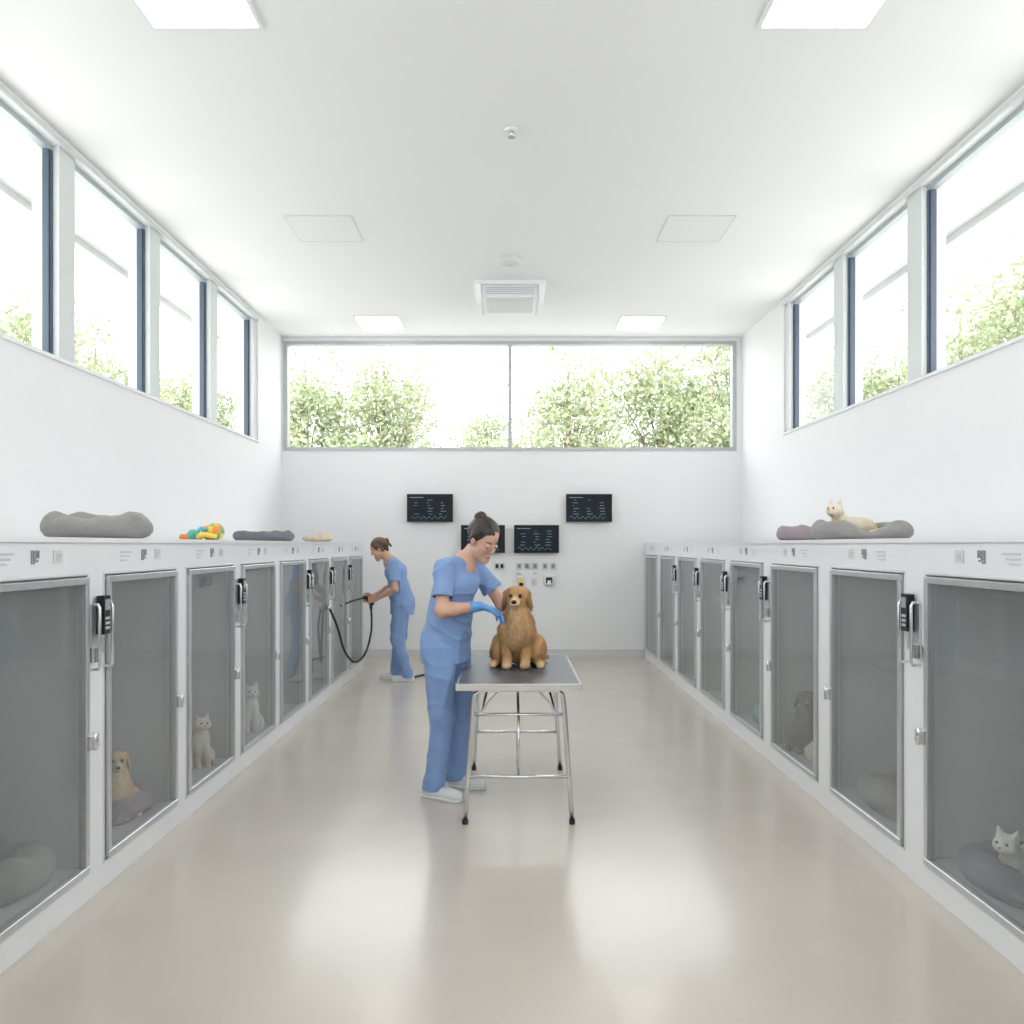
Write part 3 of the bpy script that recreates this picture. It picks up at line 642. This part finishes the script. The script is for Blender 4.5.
# ------------------------------------------------------------------ MONITORS + WALL PLATES
def monitor(px0,px1,py0,py1,kind):
    Y=BW-.07; X=((px0+px1)/2-510)*Y/F; Z=EYE-((py0+py1)/2-545)*Y/F; w=(px1-px0)*Y/F/2; h=(py1-py0)*Y/F/2
    e=empty('wall_monitor',(X,Y,Z)); b=MB(); b.box(-w,w,-.015,.02,-h,h,M_black); b.box(-.08,.08,.02,.068,-.08,.08,M_rubber); b.obj('casing',e,bevel=.004)
    b=MB(); b.box(-w+.012,w-.012,-.018,-.015,-h+.016,h-.012,M_scr); b.obj('screen',e)
    r=random.Random(kind); b=MB()
    for cx in(-.5,.1,.62):
        for i in range(6):
            if r.random()<.25: continue
            x=cx*w-.06+r.uniform(-.01,.02); z=h*.55-i*h*.2; b.box(x,x+r.uniform(.02,.08),-.0195,-.018,z,z+.006,r.choice([M_scb,M_scw]))
    b.box(-w+.04,-.08,-.0195,-.018,h-.05,h-.042,M_scw)
    pts=[(-w+.05+.02*i,-h*.72+.02*math.sin(i*1.7)+.012*r.random()) for i in range(int((2*w-.1)/.02))]
    for p,q in zip(pts[:-1],pts[1:]): b.tube([(p[0],-.0185,p[1]),(q[0],-.0185,q[1])],.002,M_scb,4)
    b.obj('screen_text',e)
monitor(407,453,494,522,1); monitor(566,612,494,522,2); monitor(514,559,525,553,3); monitor(461,505,525,553,4)
e=empty('wall_switch_panel',(0.15,BW,1.05)); b=MB(); O=(.15,1.05)
def plate(px,py,w,h,m,inner=None,d=.02):
    X=(px-510)*BW/F-O[0]; Z=EYE-(py-545)*BW/F-O[1]; b.box(X-w/2,X+w/2,-d,0,Z-h/2,Z+h/2,m)
    if inner: b.box(X-w*.28,X+w*.28,-d-.008,-d,Z-h*.28,Z+h*.28,inner)
for px in(497,502,519,527,535,545,553): plate(px,566,.065,.09,M_lgrey,M_black if px in(497,502) else M_label)
for px in(519,535): plate(px,573,.05,.03,M_lgrey2,M_lgrey)
plate(498,584,.07,.07,M_lgrey2,M_base); plate(521,581,.1,.12,M_alu,M_ye,.04); plate(521,584,.05,.04,M_black,None,.06)
plate(534,582,.06,.09,M_lgrey,M_base); plate(549,580,.15,.13,M_alu,M_black,.05); plate(549,582,.05,.05,M_steel,None,.07)
b.obj('plates',e,bevel=.002)
# ------------------------------------------------------------------ TREES
def tree_mesh(seed,N=9000,H=5.6):
    r=np.random.default_rng(seed); nc=60
    u=r.normal(size=(nc,3)); u/=np.linalg.norm(u,axis=1)[:,None]; rad=r.uniform(.35,1,nc)[:,None]
    zc=H*.62; cen=u*rad*np.array([1.25,1.25,H*.36])+np.array([0,0,zc]); tap=np.clip(1.15-(cen[:,2]-zc)/(H*.36)*.45,.4,1.4); cen[:,:2]*=tap[:,None]
    i=r.integers(0,nc,N); p=cen[i]+r.normal(size=(N,3))*np.array([.25,.25,.22])
    d=r.normal(size=(N,3)); d/=np.linalg.norm(d,axis=1)[:,None]; q=np.cross(d,r.normal(size=(N,3))); q/=np.linalg.norm(q,axis=1)[:,None]
    s=r.uniform(.04,.075,N)[:,None]
    V=np.stack([p-d*s,p+q*s*.5,p+d*s,p-q*s*.5],1).reshape(-1,3); Fc=np.arange(N*4).reshape(-1,4)
    c0=np.array([.34,.39,.235]); c=(c0*r.uniform(.7,1.35,(N,1))+r.uniform(-.03,.05,(N,3))*np.array([1,.6,.3])).repeat(4,0)
    me=bpy.data.meshes.new('foliage'); me.from_pydata(V.tolist(),[],Fc.tolist()); me.materials.append(M_leaf)
    a=me.color_attributes.new('Col','FLOAT_COLOR','POINT'); cc=np.ones((len(V),4)); cc[:,:3]=np.clip(c,0.02,1); a.data.foreach_set('color',cc.ravel())
    b=MB(); b.tube([(0,0,-.13),(.03,.02,H*.4),(0,.03,H*.7),(0,0,H*.92)],[.1,.08,.05,.012],M_bark,8)
    for k in range(0,nc,2):
        c_=Vector(cen[k]); z0=max(1.0,c_.z*.62); b.tube([(0.02,.02,z0),tuple(Vector((.0,.0,z0)).lerp(c_,.55)+Vector((0,0,.1))),tuple(c_)],[.03,.018,.006],M_bark,5)
    return me,b.mesh('branches')
TM=[tree_mesh(1),tree_mesh(2),tree_mesh(3)]
def lt(m):
    nt=m.node_tree; b_=nt.nodes['Principled BSDF']; o=[n for n in nt.nodes if n.type=='OUTPUT_MATERIAL'][0]; t=nt.nodes.new('ShaderNodeBsdfTranslucent'); a=[n for n in nt.nodes if n.type=='ATTRIBUTE'][0]
    mx=nt.nodes.new('ShaderNodeMixShader'); mx.inputs[0].default_value=.45; nt.links.new(a.outputs['Color'],t.inputs[0]); nt.links.new(b_.outputs[0],mx.inputs[1]); nt.links.new(t.outputs[0],mx.inputs[2]); nt.links.new(mx.outputs[0],o.inputs[0])
lt(M_leaf)
def tree(x,y,h,i,rz=0):
    e=empty('garden_tree',(x,y,0),rz,h/5.6); obj('foliage',TM[i%3][0],e); obj('branches',TM[i%3][1],e)
for i,(x,y,h) in enumerate([(-4.6,18,6.2),(-2.9,18.5,6.1),(-.6,21,5.1),(1.3,18,6.2),(3.5,18.5,6.4),(5.0,18,6.5),(-7,21,6.6),(8,20,6.8),
    (-9.2,15.5,6.3),(-9.6,18.5,6.7),(-9,22,6.6),(9.2,13.5,6.7),(9.0,16,6.7),(9.5,19,6.7),(9.6,11.2,6.2),(12,14.5,7.2),(-12,17,7.0)]):
    tree(x,y,h,i,i*1.3)
# ------------------------------------------------------------------ WORLD / SUN / CAMERA
w=bpy.data.worlds.new('sky'); sc.world=w; w.use_nodes=True; nt=w.node_tree; bg=nt.nodes['Background']
tc=nt.nodes.new('ShaderNodeTexCoord'); sx=nt.nodes.new('ShaderNodeSeparateXYZ'); cr=nt.nodes.new('ShaderNodeValToRGB')
nt.links.new(tc.outputs['Generated'],sx.inputs[0]); nt.links.new(sx.outputs[2],cr.inputs[0]); nt.links.new(cr.outputs[0],bg.inputs[0])
cr.color_ramp.elements[0].color=(.98,.985,1,1); cr.color_ramp.elements[1].color=(.88,.93,1,1)
bg.inputs[1].default_value=3.9
s=bpy.data.lights.new('sun','SUN'); s.energy=6; s.angle=.05; s.color=(1,.96,.9); so=bpy.data.objects.new('sun',s); sc.collection.objects.link(so)
so.rotation_euler=(math.radians(42),0,0)
ZK,ZX,ZY=1,512,512
cd=bpy.data.cameras.new('camera'); co=bpy.data.objects.new('camera',cd); sc.collection.objects.link(co)
cd.sensor_width=36; cd.lens=F*ZK/1024*36; co.location=(0,0,EYE); co.rotation_euler=(math.radians(90),0,0); cd.shift_x=(ZX-510)/1024*ZK; cd.shift_y=(545-ZY)/1024*ZK; cd.clip_end=300
sc.camera=co
sc.view_settings.view_transform='Standard'; sc.view_settings.exposure=.22; sc.view_settings.gamma=1.06
